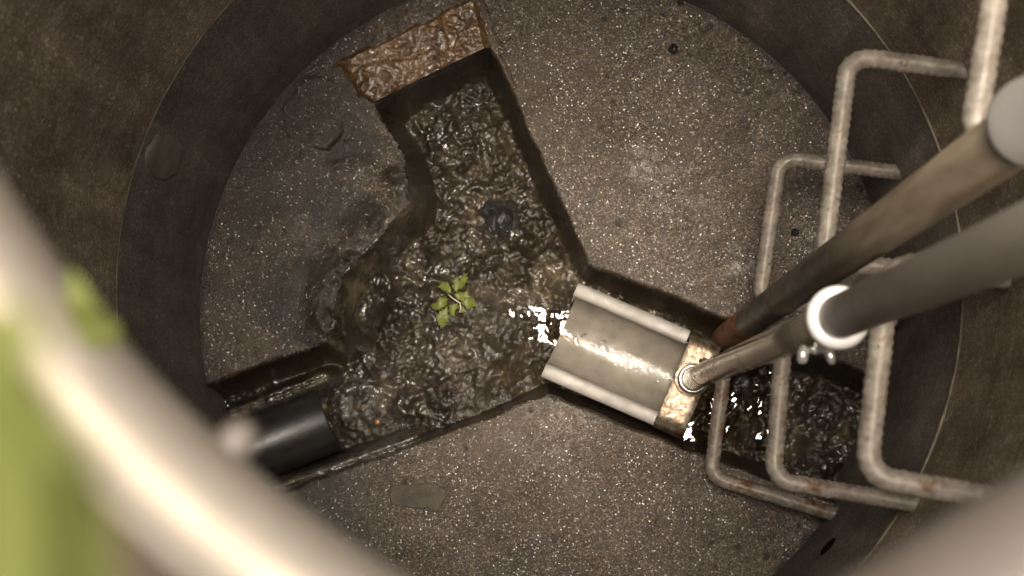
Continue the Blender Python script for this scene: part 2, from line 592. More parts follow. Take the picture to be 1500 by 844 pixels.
# sludge fill
lev = -.118 + .016 * nA
lev += .030 * blob(560, 420, 110) + .026 * blob(700, 400, 100) + .03 * blob(520, 590, 60) + .028 * blob(660, 580, 90)
lev += .022 * blob(750, 500, 90) + .035 * blob(540, 350, 70) + .012 * blob(640, 260, 60) - .012 * blob(770, 470, 45)
lev += -.012 * blob(1130, 600, 120)
amp = 1.0 - .55 * np.clip(blob(760, 560, 75) + blob(690, 590, 60), 0, 1)
sl = lev + amp * (.015 * nB + .011 * (rg - .5) * 1.6 + .006 * (rg2 - .5) + .0025 * nC)
k = .006
hmix = np.clip(.5 + .5 * (sl - chan) / k, 0, 1)
zin = chan * (1 - hmix) + sl * hmix + k * hmix * (1 - hmix)
zin += (.014 * nB + .012 * (rg - .5)) * slump * sstep(0, .03, sd) + (.0035 * nB + .0015 * nC) * sstep(.002, .012, sd) * (1 - hmix)
# ledges beside the black pipe
d1, t1 = seg_d(W(340, 606, -.02), W(475, 553, -.03), GX, GY)
zin = np.maximum(zin, -.028 - ((d1 - .004) / .016) ** 2 * .06 + .004 * nB + .002 * nC) * (d1 < .03) + zin * (d1 >= .03)
zin = zin + np.where(d1 < .03, .006 * nB + .004 * (rg2 - .5), 0)
d2, t2 = seg_d(W(400, 716, -.02), W(610, 640, -.04), GX, GY)
zin = np.where(d2 < .03, np.maximum(zin, -.022 - (d2 / .018) ** 2 * .06 + .004 * nB + .002 * nC), zin)
inside = sd > 0
Zf = np.where(inside, np.minimum(zin, .003), bench)
# soften rim and let sludge smear the slumped bench edge
smear = sstep(-.05, 0, sd) * np.clip(slump * 1.3, 0, 1)
Zf = np.where(~inside, Zf - .026 * sstep(-.07, 0, sd) * np.clip(slump * 1.5, 0, 1) * (1 + .5 * nB), Zf)
Zf = np.where(~inside, Zf - .003 * sstep(-.004, 0, sd), Zf)

mud = np.where(inside, hmix, 0)
mud = np.where(inside, np.maximum(mud, sstep(.25, .6, slump)), mud)
mud = np.where(d1 < .014, np.maximum(mud, .9), mud); mud = np.where(d2 < .016, np.maximum(mud, .9), mud)
slick = np.where(inside, 1 - hmix, 0)
slick = np.maximum(slick, sstep(-.006, .0, sd))
crust = np.clip(1.1 * blob(520, 590, 55) + .9 * blob(720, 470, 50) + .6 * blob(640, 520, 60) + np.where(d2 < .015, .8, 0) + np.where(d1 < .012, .35, 0), 0, 1)
crust *= sstep(-.45, .35, nB + .3 * nA + .15)
brown = np.clip(blob(760, 545, 95) + blob(690, 610, 60) + .8 * blob(750, 180, 60) + .35 * (fbm(GX, GY, 14, 4, 12) + .2), 0, 1)
# left bench: browner and with silt; thin tan smear along the right bench edge near the inlet
lb = sstep(.02, -.08, GX + .22)
brown = np.maximum(brown, np.where(inside, 0, .75 * lb + .35 * blob(470, 130, 90)))
stain = np.zeros_like(GX)
for (px, py, r) in ((858, 100, 12), (864, 108, 9), (848, 78, 8), (802, 62, 7), (776, 17, 9), (1140, 160, 10), (1150, 170, 7), (1110, 100, 10),
                    (1165, 160, 7), (1075, 45, 8), (990, 380, 7), (930, 70, 5), (832, 170, 6), (800, 210, 5), (1040, 20, 7), (1020, 33, 6), (810, 212, 8)):
    stain = np.maximum(stain, np.clip(1.8 * blob(px, py, r) * (1 + .9 * nC + .5 * nB) - .5, 0, 1))
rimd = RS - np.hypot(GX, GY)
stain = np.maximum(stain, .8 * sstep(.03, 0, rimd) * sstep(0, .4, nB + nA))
silt_shade = np.where(inside, 0, np.clip(1.3 * smear, 0, 1) * sstep(-.9, -.1, nA + nB))
silt_shade = np.maximum(silt_shade, .92 * np.clip(blob(480, 400, 85) + blob(450, 470, 75) + blob(545, 245, 55) + blob(510, 325, 80), 0, 1) ** .8 * sstep(-.6, .2, nB + nA))
silt_shade = np.maximum(silt_shade, .55 * sstep(-.03, 0, sd) * sstep(-.3, .5, nB))
silt_shade = np.maximum(silt_shade, .75 * sstep(.012, 0, rimd))
silt_shade = np.maximum(silt_shade, np.where(inside, .8 * sstep(.2, .7, slump) * sstep(-.5, .3, nB + nA), 0))
silt_shade = np.maximum(silt_shade, np.where(inside, .7 * np.clip(blob(1150, 600, 130), 0, 1) * sstep(-.6, .3, nA + nB), 0))
brown = brown * (1 - sstep(.1, .5, slump))
brown = np.maximum(brown, np.where(inside, 0, .7 * np.clip(blob(480, 135, 45) + blob(520, 185, 25) + blob(560, 20, 60), 0, 1) * sstep(-.4, .3, nB)))
for _i in range(170):
    _a = RNG.uniform(-.9, 2.2) if _i < 110 else RNG.uniform(0, 6.28); _r = RS * (1 - abs(RNG.normal(0, .09))) if _i < 110 else RS * math.sqrt(RNG.uniform(0, 1)); _s = RNG.uniform(.0018, .0045)
    _b = np.exp(-((GX - _r * math.cos(_a)) ** 2 + (GY - _r * math.sin(_a)) ** 2) / _s ** 2)
    silt_shade = np.maximum(silt_shade, np.where(inside, 0, np.clip(1.8 * _b * (1 + nC) - .4, 0, 1)))
    Zf = np.where(inside, Zf, Zf - .0025 * np.clip(_b, 0, 1))
# smoother mortar skim on the left bench, with a ragged shadow painted along its lower right edge
skp = [W(a, b) for a, b in ((448, 112), (490, 118), (509, 160), (502, 198), (482, 222), (455, 216), (424, 207), (414, 160))]
sks = poly_sd(skp, GX, GY) + .006 * nB + .003 * nC
skim = np.where(inside, 0, sstep(-.001, .004, sks))
Zf = Zf + .0015 * skim
hol = np.where(inside, 0, np.clip(1.2 * blob(512, 205, 26) + blob(488, 226, 20) + .8 * blob(540, 215, 25), 0, 1) * (1 - skim) * sstep(-.5, .1, nB + .3))
silt_shade = np.maximum(silt_shade, .95 * hol)  # shadowed edge of the skim put into the colour
silt_shade = np.maximum(silt_shade, np.where(inside, 0, .72 * lb * sstep(-.6, .3, fbm(GX, GY, 8, 5, 61))))
pale = np.clip(.75 * blob(945, 240, 26) + .8 * blob(1085, 390, 28) + .45 * blob(1180, 355, 26) + .3 * blob(1000, 300, 60) + .45 * blob(815, 610, 65), 0, 1) * sstep(-.35, .3, nC + .6 * nB)  # bright wet reflections put into the floor colour as pale patches
silt_shade = np.maximum(silt_shade, .45 * skim)
Zf = Zf - .006 * hol
dt, tt = seg_d(W(702, 5), W(726, 75), GX, GY)
dt2, tt2 = seg_d(W(726, 75), W(752, 128), GX, GY)
tan = np.where(inside, 0, np.maximum(sstep(.011, .003, dt + .003 * nB), sstep(.006, .001, dt2 + .002 * nB)))
Zf = Zf + .003 * tan
brown = np.maximum(brown, tan)
# pock marks in the concrete
for (px, py, r) in ((985, 72, 6), (1165, 340, 6), (1125, 88, 5), (1118, 100, 4), (745, 55, 4)):
    Zf = Zf - .003 * blob(px, py, r)

vid = np.arange(nn * nn).reshape(nn, nn)
fc = grid_faces(nn, nn)
cx = GX.ravel()[fc].mean(1); cy = GY.ravel()[fc].mean(1)
keep = np.hypot(cx, cy) < .506
fm = mud.ravel()[fc].mean(1) > .5
ALLV = np.stack([GX.ravel(), GY.ravel(), Zf.ravel()], 1)


def sub(name, sel):
    ff = fc[sel]
    u, inv = np.unique(ff, return_inverse=True)
    o = obj(name, ALLV[u], inv.reshape(ff.shape), M_floor)
    for nm, arr in (('mud', mud), ('slick', slick), ('brown', brown), ('crust', crust), ('stain', stain), ('silt_shade', silt_shade), ('pale', pale)):
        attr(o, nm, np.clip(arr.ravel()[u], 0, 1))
    return o


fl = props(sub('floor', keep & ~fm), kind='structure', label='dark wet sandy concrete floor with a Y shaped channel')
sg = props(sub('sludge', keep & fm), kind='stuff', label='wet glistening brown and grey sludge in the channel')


def zfloor(x, y):
    i = int(round((x + .512) / (1.024) * (nn - 1))); j = int(round((y + .512) / 1.024 * (nn - 1)))
    return float(Zf[min(max(i, 0), nn - 1), min(max(j, 0), nn - 1)])


def onfloor(px, py):
    z = 0
    for _ in range(6):
        p = P(px, py, z); z = zfloor(p[0], p[1])
    return P(px, py, z)


# ------------------------------------------------------------------ water
def water(name, pxpoly, z, amp_, f, label):
    pl = [W(a, b, z) for a, b in pxpoly]
    xs = [p[0] for p in pl]; ys = [p[1] for p in pl]
    a = np.arange(min(xs), max(xs), .002); b = np.arange(min(ys), max(ys), .002)
    X, Y = np.meshgrid(a, b, indexing='ij')
    s = poly_sd(pl, X, Y) + .004 * fbm(X, Y, 40, 3, 4)
    Zw = z + amp_ * fbm(X, Y, f, 3, 8)
    ff = grid_faces(len(a), len(b))
    kp = s.ravel()[ff].min(1) > 0
    ff = ff[kp]; u, inv = np.unique(ff, return_inverse=True)
    return props(obj(name, np.stack([X.ravel(), Y.ravel(), Zw.ravel()], 1)[u], inv.reshape(ff.shape), M_water), label=label, kind='structure')


water('water', [(1000, 500), (1100, 520), (1150, 540), (1165, 600), (1130, 655), (1090, 670), (985, 640)], -.098, .0006, 22, 'dark pool of water in the channel past the gutter')
water('water', [(690, 440), (760, 445), (870, 462), (850, 520), (790, 500), (700, 475)], -.094, .0022, 45, 'thin runnel of water flowing toward the gutter')

# ------------------------------------------------------------------ shaft walls
ZJ = .477
t = empty('concrete_base_ring', (0, 0, -.2), 'dark smooth concrete base ring standing around the channel floor', 'manhole ring')
nseg = 192
v, f = lathe([(RS, -.2), (RS, ZJ - .004), (RS + .003, ZJ), (RS + .09, ZJ), (RS + .09, -.2)], seg=nseg)
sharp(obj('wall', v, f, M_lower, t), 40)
# bead of mortar in the joint, uneven
v = []; f = []
for k_ in range(nseg * 2):
    a = 2 * PI * k_ / (nseg * 2)
    w = .0012 + .0011 * (1 + fbm(np.array([a * 3.]), np.array([0.3]), 2.5, 4, 6)[0]) * (1.6 if math.cos(a - .25) > .2 else .0)
    for m_ in range(6):
        b = 2 * PI * m_ / 6
        rr = RS + .0012 + w * math.cos(b) * .8
        v.append((rr * math.cos(a), rr * math.sin(a), ZJ + .001 + w * math.sin(b)))
n2 = nseg * 2
for k_ in range(n2):
    for m_ in range(6):
        f.append([k_ * 6 + m_, ((k_ + 1) % n2) * 6 + m_, ((k_ + 1) % n2) * 6 + (m_ + 1) % 6, k_ * 6 + (m_ + 1) % 6])
obj('joint_seam', v, f, M_seam, t)
# lifting hole low on the wall: flat black disc painting the recess's shade
def wall_at(px, py, r=RS):
    lo, hi = 0.0, 1.6
    for _ in range(50):
        m_ = (lo + hi) / 2
        p = P(px, py, m_)
        if math.hypot(p[0], p[1]) > r: lo = m_
        else: hi = m_
    return P(px, py, (lo + hi) / 2)
pw = Vector(wall_at(1213, 801)); nrm = Vector((-pw.x, -pw.y, 0)).normalized()
tv = Vector((0, 0, 1)); sv = nrm.cross(tv)
hv = []; hf = []
NS = 20
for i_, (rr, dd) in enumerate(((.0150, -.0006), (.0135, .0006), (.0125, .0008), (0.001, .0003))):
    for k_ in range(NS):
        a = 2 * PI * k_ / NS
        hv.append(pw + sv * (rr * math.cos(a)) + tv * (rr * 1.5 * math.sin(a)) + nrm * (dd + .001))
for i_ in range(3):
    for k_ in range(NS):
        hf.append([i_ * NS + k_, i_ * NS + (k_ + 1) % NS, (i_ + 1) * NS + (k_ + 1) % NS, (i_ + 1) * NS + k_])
obj('lifting_hole_shade_disc', hv, hf, M_hole, t)

t2_ = empty('concrete_shaft_ring', (0, 0, ZJ + .003), 'rough brown concrete shaft ring above the joint seam', 'manhole ring')
OC = (.1545, .0478)
ZR = 2.15
# slight unevenness in the upper ring
prof_ = [(RS + .002, ZJ + .003)] + [(RS + .002, ZJ + .003 + .03 * i_) for i_ in range(1, 34)] + [(RS + .002, 1.5), (RS + .09, 1.5), (RS + .09, ZJ + .003)]
v, f = lathe(prof_, seg=nseg)
v = np.array(v)
rr = np.hypot(v[:, 0], v[:, 1]); an = np.arctan2(v[:, 1], v[:, 0])
dr = np.where(rr < RS + .05, .003 * fbm(an * .5, v[:, 2], 9, 4, 31) * sstep(ZJ, ZJ + .05, v[:, 2]), 0)
v[:, 0] *= 1 + dr / rr; v[:, 1] *= 1 + dr / rr
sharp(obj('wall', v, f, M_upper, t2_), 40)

t3 = empty('concrete_cone', (0, 0, 1.503), 'tapering pale concrete cone below the manhole frame', 'manhole cone')
v, f = lathe([(RS + .002, 1.503, 0, 0), (.40, 1.98, *OC), (.40, ZR - .04, *OC), (.46, ZR - .04, *OC), (.46, 1.98, *OC), (RS + .09, 1.6, 0, 0), (RS + .09, 1.503, 0, 0)], seg=nseg)
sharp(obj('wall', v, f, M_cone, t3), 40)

# mortar plug on the joint at the left
pp = Vector(wall_at(240, 230)); nr = Vector((-pp.x, -pp.y, 0)).normalized(); sv = nr.cross(Vector((0, 0, 1)))
v = []; f = []
NS = 28
for (ri, dd) in ((1.12, -.004), (1.05, .002), (.9, .005), (.45, .006), (.02, .006)):
    for k_ in range(NS):
        a = 2 * PI * k_ / NS
        n_ = 1 + .07 * math.sin(2 * a + 1) + .05 * math.sin(5 * a + 2) + .04 * math.sin(9 * a)
        v.append(pp + sv * (.026 * ri * n_ * math.cos(a)) + Vector((0, 0, 1)) * (.085 * ri * n_ * math.sin(a)) + nr * dd)
for i_ in range(4):
    for k_ in range(NS):
        f.append([i_ * NS + k_, i_ * NS + (k_ + 1) % NS, (i_ + 1) * NS + (k_ + 1) % NS, (i_ + 1) * NS + k_])
props(obj('mortar_plug', v, f, M_plug, origin=pp), 'pale round mortar plug on the left shaft wall joint', 'plug')

# ------------------------------------------------------------------ frame, ground, weeds
RO = .313
fr_ = empty('manhole_frame', (OC[0], OC[1], ZR - .05), 'smooth pale rounded manhole frame curving across the lower left corner', 'manhole frame')
pr = []
for k_ in range(28):
    a = PI - k_ / 28 * 2 * PI
    pr.append((RO + .019 + .019 * math.cos(a), ZR - .019 + .019 * math.sin(a)))
v, f = lathe(pr, OC, 256)
sharp(obj('rim', v, f, M_rim, fr_), 50)
v, f = lathe([(RO + .016, ZR - .036), (RO + .0275, ZR - .0035), (RO + .048, ZR - .012), (RO + .056, ZR - .060), (RO + .024, ZR - .050)], OC, 160)
sharp(obj('shade_flange', v, f, M_iron_shade, fr_), 40)  # dark flange stands in for the shadowed gap outside the rim
# lug under the rim
lc = P(352, 640, ZR - .022)
d_ = Vector((OC[0] - lc[0], OC[1] - lc[1], 0)).normalized()
lug = tube([Vector(lc) - d_ * .02, Vector(lc) - d_ * .002, Vector(lc) + d_ * .0015, Vector(lc) + d_ * .004, Vector(lc) + d_ * .0048], [.0056, .0056, .005, .003, .0005], 20)
obj('lug', *lug, M_sleeve, fr_)  # darker tube material paints the lug's shade under the rim

pg = [(RO + .045, ZR - .048), (RO + .053, ZR - .024), (RO + .08, ZR - .026), (.6, ZR - .033), (1.5, ZR - .035), (6, ZR - .03), (60, ZR - .03)]
v, f = lathe(pg, OC, 96, closed=False)
f = [q_[::-1] for q_ in f]
props(obj('ground', v, f, M_ground), kind='structure', label='tan dry earth around the manhole frame')


def leaf_blade(base, tip, width, up, bend=.2, n=14):
    base = Vector(base); tip = Vector(tip); up = Vector(up).normalized()
    ax = tip - base; L = ax.length; ax.normalize(); sd_ = ax.cross(up).normalized(); up = sd_.cross(ax)
    v = []; f = []
    for i in range(n + 1):
        s = i / n
        w = width * math.sin(PI * min(1, s * .92 + .04)) ** .8
        c = base + ax * (L * s) + up * (bend * L * math.sin(PI * s))
        for j in (-1, -.5, 0, .5, 1):
            v.append(c + sd_ * (w * .5 * j) + up * (abs(j) * w * .12) + up * (.002 * math.sin(9 * s + j)))
    for i in range(n):
        for j in range(4):
            f.append([i * 5 + j, i * 5 + j + 1, i * 5 + 5 + j + 1, i * 5 + 5 + j])
    return v, f


wd = empty('weed', P(-420, 900, ZR - .034), 'bright green weed leaning over the manhole frame at left', 'plant')
root = Vector(P(-420, 900, ZR - .034))
stem_top = Vector(P(-90, 620, 2.42))
obj('stem', *tube([root, root.lerp(stem_top, .5) + Vector((-.004, 0, .01)), stem_top], [.0016, .0014, .001], 8), M_weed, wd)
LV = [((-90, 620, 2.42), (60, 1050, 2.45), .026), ((-90, 620, 2.42), (175, 880, 2.43), .021), ((-110, 660, 2.42), (60, 450, 2.44), .017), ((-90, 620, 2.42), (125, 640, 2.44), .021), ((-160, 560, 2.42), (110, 760, 2.425), .022), ((-60, 480, 2.41), (40, 900, 2.415), .017), ((100, 400, 2.22), (168, 500, 2.20), .0085)]
for a, b, w in LV:
    obj('leaf', *leaf_blade(P(*a), P(*b), w, (0, 0, 1)), M_weed, wd)

# tube lying over the opening, bottom right
zt = ZR + .027
a_ = Vector(P(1332, 982, zt)); b_ = Vector(P(1532, 863, zt)); dr_ = (b_ - a_).normalized()
tb = tube([a_ - dr_ * .55, a_, b_, b_ + dr_ * .6], .0262, 40)
props(obj('coated_tube', *tb, M_sleeve, origin=a_ - dr_ * .55), 'blurred thick beige tube lying across the bottom right corner', 'tube')

# ------------------------------------------------------------------ mortar block at the inlet
def bil(c, u, v_): return (c[0] * (1 - u) + c[1] * u) * (1 - v_) + (c[3] * (1 - u) + c[2] * u) * v_
C4 = [P(480, 94, .012), P(702, -14, .012), P(719, 66, .012), P(543, 150, .012)]
nu, nv_ = 120, 64
uu, vv = np.meshgrid(np.linspace(0, 1, nu), np.linspace(0, 1, nv_), indexing='ij')
pts = np.array([bil(C4, a, b) for a, b in zip(uu.ravel(), vv.ravel())])
bx, by = pts[:, 0], pts[:, 1]
e = np.minimum(np.minimum(uu, 1 - uu) * 1.8, np.minimum(vv, 4.0)).ravel()
hz = .006 * fbm(bx, by, 30, 4, 41) + .005 * (ridged(bx, by, 60, 3, 44) - .5) + .0025 * fbm(bx, by, 160, 3, 46)
front = sstep(.0, .06, (1 - vv).ravel())
hz *= .25 + .75 * front
pts[:, 2] += hz - .014 * (1 - sstep(0, .12, e))
wv = .014 * fbm(bx, by, 32, 4, 51)
back = .18 + .82 * (1 - sstep(0, .15, np.minimum(uu.ravel(), vv.ravel())))
pts[:, 0] += wv * back; pts[:, 1] += wv * back
blk = empty('mortar_block', (*pts[:, :2].mean(0), -.16), 'wet brown mortar block closing the upper end of the channel', 'mortar block')
ff = grid_faces(nu, nv_)
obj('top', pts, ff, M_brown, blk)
# body: sides following the rim of the top
idx = np.arange(nu * nv_).reshape(nu, nv_)
loop = list(idx[:, 0]) + list(idx[-1, 1:]) + list(idx[-2::-1, -1]) + list(idx[0, -2:0:-1])
LP = pts[loop]; n_ = len(LP)
fronts = []
ctr = pts[:, :2].mean(0)
low = LP.copy(); low[:, 2] = -.17
top_ = LP.copy(); top_[:, 2] -= .0008
for A in (top_, low):
    A[:, :2] = ctr + (A[:, :2] - ctr) * .995
bv = np.concatenate([top_, low]); bf = [[i, (i + 1) % n_, n_ + (i + 1) % n_, n_ + i] for i in range(n_)]
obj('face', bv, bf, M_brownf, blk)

# ------------------------------------------------------------------ black pipe
pa = Vector(P(484, 611, -.075)); pb = Vector(P(300, 684, -.075))
dp = (pb - pa).normalized()
bp = empty('drain_pipe', pa + Vector((0, 0, -.053)), 'black plastic pipe end lying in the left arm of the channel', 'pipe')
ro, ri = .053, .046
L = .24
path = [(ri, L), (ri, .002), (ri + .001, 0), (ro - .0015, 0), (ro, .002), (ro, L)]
fr0 = dp.orthogonal().normalized(); fr1 = dp.cross(fr0)
v = []; f = []
NS = 64
for (r_, s_) in path:
    for k_ in range(NS):
        a = 2 * PI * k_ / NS
        v.append(pa + dp * s_ + fr0 * (r_ * math.cos(a)) + fr1 * (r_ * math.sin(a)))
for i_ in range(len(path) - 1):
    for k_ in range(NS):
        f.append([i_ * NS + k_, i_ * NS + (k_ + 1) % NS, (i_ + 1) * NS + (k_ + 1) % NS, (i_ + 1) * NS + k_])
sharp(obj('pipe_shell', v, f, M_blackpipe, bp), 40)

# ------------------------------------------------------------------ stainless gutter with its pole
ZL = -.028
g0 = Vector(P(818, 482, ZL)); g1 = Vector(P(1029, 573, ZL))
gx = (g1 - g0).normalized(); gy = Vector((-gx.y, gx.x, 0)); gz = Vector((0, 0, 1))
GL = (g1 - g0).length
gut = empty('steel_gutter', g0 + gz * -.062, 'stainless steel half shell gutter clamped to a pole in the right channel arm', 'gutter')
HW = .0745          # half width over the lips
ri = .0545
th = .002
# shell: half round with wall thickness
def shell(x0, x1):
    v = []; f = []
    na = 40; nx = 30
    for side, r_ in ((0, ri), (1, ri + th)):
        for i in range(nx + 1):
            x = x0 + (x1 - x0) * i / nx
            for k_ in range(na + 1):
                a = PI + PI * k_ / na
                dent = .0006 * math.sin(7 * a + 30 * x) if side == 0 else .0006 * math.sin(7 * a + 30 * x)
                v.append(g0 + gx * x + gy * ((r_ + dent) * math.cos(a)) + gz * ((r_ + dent) * math.sin(a) * 1.2))
    n1 = (nx + 1) * (na + 1)
    for s_ in (0, 1):
        for i in range(nx):
            for k_ in range(na):
                a = s_ * n1 + i * (na + 1) + k_
                q_ = [a, a + 1, a + na + 2, a + na + 1]
                f.append(q_ if s_ == 0 else q_[::-1])
    for i in (0, nx):
        for k_ in range(na):
            a = i * (na + 1) + k_
            f.append([a, a + 1, n1 + a + 1, n1 + a])
    return v, f
sh = sharp(obj('shell', *shell(0.004, GL - .004), M_inner, gut), 50)
# rolled lips: shallow rounded strips folded outward
for sgn in (1, -1):
    v = []; f = []
    prf = []
    for k_ in range(13):
        a = PI - PI * k_ / 12
        prf.append((.0109 * math.cos(a), .0042 * math.sin(a) ** .7 if 0 < k_ < 12 else 0.0))
    prf += [(.0109, -.008), (.0098, -.008), (.0098, -.001), (-.0098, -.001), (-.0098, -.004), (-.0109, -.004)]
    cy_ = sgn * (HW - .0109)
    xs = [0, .0015] + [i * (GL - .05) / 12 for i in range(1, 13)]
    for i, x in enumerate(xs):
        sc_ = .9 if i == 0 else 1
        for (a, b) in prf:
            v.append(g0 + gx * (x + .004 * (sgn < 0)) + gy * (cy_ + a * sc_ * (1 if sgn > 0 else -1)) + gz * (b * sc_ + .0003 * math.sin(40 * x)))
    n_ = len(prf)
    for i in range(len(xs) - 1):
        for k_ in range(n_):
            f.append([i * n_ + k_, i * n_ + (k_ + 1) % n_, (i + 1) * n_ + (k_ + 1) % n_, (i + 1) * n_ + k_])
    f.append(list(range(n_)))
    f.append([(len(xs) - 1) * n_ + k_ for k_ in range(n_)][::-1])
    sharp(obj('lip', v, f, M_steel, gut), 40)
# strap across the top with bent-down ends
v = []; f = []
sx0, sx1 = GL - .047, GL
prof2 = [(-HW - .002, -.024), (-HW - .0015, -.004), (-HW + .004, .006), (-HW + .014, .0105), (-.03, .0115), (0, .012), (.03, .0115), (HW - .014, .0105), (HW - .004, .006), (HW + .0015, -.004), (HW + .002, -.02)]
fine = []
for i in range(len(prof2) - 1):
    for s_ in range(4):
        fine.append(tuple(np.array(prof2[i]) * (1 - s_ / 4) + np.array(prof2[i + 1]) * s_ / 4))
fine.append(prof2[-1])
cols = [0, .0015, .012, .024, .036, (sx1 - sx0) - .0015, sx1 - sx0]
for layer, dz in ((0, 0), (1, -.003)):
    for i, (y, z) in enumerate(fine):
        for c_, x in enumerate(cols):
            ed = -.0006 if c_ in (0, len(cols) - 1) else 0
            v.append(g0 + gx * (sx0 + x) + gy * (y * (1 - .02 * layer)) + gz * (z + dz + ed * (1 - 2 * layer) + .0006 * math.sin(9 * i + 3 * c_)))
nc = len(cols); nf_ = len(fine)
for layer in (0, 1):
    for i in range(nf_ - 1):
        for c_ in range(nc - 1):
            a = layer * nf_ * nc + i * nc + c_
            q_ = [a, a + 1, a + nc + 1, a + nc]
            f.append(q_ if layer else q_[::-1])
for i in range(nf_ - 1):
    for c_ in (0, nc - 1):
        a = i * nc + c_; f.append([a, a + nc, nf_ * nc + a + nc, nf_ * nc + a])
for c_ in range(nc - 1):
    for i in (0, nf_ - 1):
        a = i * nc + c_; f.append([a, a + 1, nf_ * nc + a + 1, nf_ * nc + a])
st = sharp(obj('strap', v, f, M_tint, gut), 45)
# pole with socket
s0 = Vector(P(1013, 556, ZL + .012))
s1 = Vector(P(1240, 460, 1.2))
ps = (s1 - s0).normalized()
def on(z): return s0 + ps * ((z - s0.z) / ps.z)
sk = obj('socket', *join(tube([s0 - ps * .004, s0 + ps * .004, s0 + ps * .0045, s0 + ps * .02], [.0255, .0245, .0208, .0200], 40)), M_tint, gut)
sharp(sk, 40)
obj('clamp_ring', *torus(s0 + ps * .024, ps, .0185, .0028, 56, 12), M_bright, sk)
bolt_c = s0 + ps * .016 + gy * .026 + gx * .006
obj('clamp_bolt', *join(box(bolt_c, gx, gy, gz, .004, .009, .007), box(bolt_c + gx * .010, gx, gy, gz, .003, .009, .007),
                        tube([bolt_c - gx * .008 + gy * .003, bolt_c + gx * .018 + gy * .003], .0032, 6)), M_tint, sk)
pole = obj('pole', *tube([s0 - ps * .002, on(.3), on(.6), on(.9), on(1.16)], .0160, 40), M_shinypole, gut)
obj('upper_tube', *tube([on(1.158), on(1.162), on(1.6), on(2.9)], [.0168, .0175, .0175, .0175], 40), M_greypole, pole)
obj('collar', *torus(on(1.165), ps, .0195, .0062, 56, 16, 1.4), M_white, pole)
# wing nut under the collar
wc = Vector(P(1197, 514, 1.1))
side = (on(1.1) - wc); 
def nubbin(p, r, ax, l):
    ax = Vector(ax).normalized(); p = Vector(p)
    return tube([p - ax * l, p - ax * (l * .7), p, p + ax * (l * .7), p + ax * l], [r * .4, r * .85, r, r * .8, r * .3], 12)
wn = join(tube([on(1.1), wc], [.006, .0045], 12), nubbin(P(1176, 519, 1.1), .0052, (.1, 1, 0), .008), nubbin(P(1199, 510, 1.1), .004, (.8, .6, 0), .007), nubbin(P(1216, 520, 1.1), .0042, (-.2, 1, 0), .008),
          tube([Vector(P(1176, 515, 1.1)), Vector(P(1199, 509, 1.1)), Vector(P(1214, 514, 1.1))], [.003, .0035, .003], 8))
obj('wing_nut', *wn, M_bright, pole)

# ------------------------------------------------------------------ second pole, rusty foot
b0 = Vector(P(1070, 490, .0)); b1 = Vector(P(1454, 221, 1.45)); db = (b1 - b0).normalized()
b0z = zfloor(b0.x, b0.y)
def on1(z): return b0 + db * ((z - b0.z) / db.z)
foot = on1(-.085)
gp = empty('sounding_pole', foot, 'dirty galvanised pole with a rusty foot standing beside the gutter strap', 'pole')
npz = 40
rust_path = [on1(-.085 + .305 * i / npz) for i in range(npz + 1)]
obj('rusty_foot', *tube(rust_path, [.0188 + .0012 * math.sin(i * 1.9) * (i / npz) for i in range(npz + 1)], 36, rfun=lambda i, a: 1 + .03 * math.sin(3 * a + i * .7) * math.sin(5 * a)), M_rust, gp)
pts_ = [.216, .22, .226, .51, .514, .522, .526, .7, .9, 1.54]
obj('lower_tube', *tube([on1(z) for z in pts_], [.0185, .0192, .0195, .0195, .0205, .0205, .0198, .0198, .0198, .0198], 40), M_pole, gp)
obj('grip', *tube([on1(1.534), on1(1.537), on1(1.541), on1(1.546), on1(1.57), on1(1.65), on1(2.9)], [.021, .0255, .0272, .0272, .0252, .0212, .0205], 40), M_cream, gp)


# ------------------------------------------------------------------ step irons
def fillet(pts, r, step=.0022):
    out = [Vector(pts[0])]
    segs = []
    for i in range(1, len(pts) - 1):
        p0, p1, p2 = Vector(pts[i - 1]), Vector(pts[i]), Vector(pts[i + 1])
        a = (p0 - p1).normalized(); b = (p2 - p1).normalized()
        ang = a.angle(b); d = r / math.tan(ang / 2)
        s_, e_ = p1 + a * d, p1 + b * d
        c = p1 + (a + b).normalized() * (r / math.sin(ang / 2))
        n = 14
        va, vb = s_ - c, e_ - c
        tot = va.angle(vb)
        arc = [c + (va * math.sin(tot * (1 - k / n)) + vb * math.sin(tot * k / n)) / math.sin(tot) for k in range(n + 1)]
        out += arc
    out.append(Vector(pts[-1]))
    res = [out[0]]
    for p in out[1:]:
        q = res[-1]; L_ = (p - q).length
        m = max(1, int(round(L_ / step)))
        for k in range(1, m + 1): res.append(q.lerp(p, k / m))
    return res


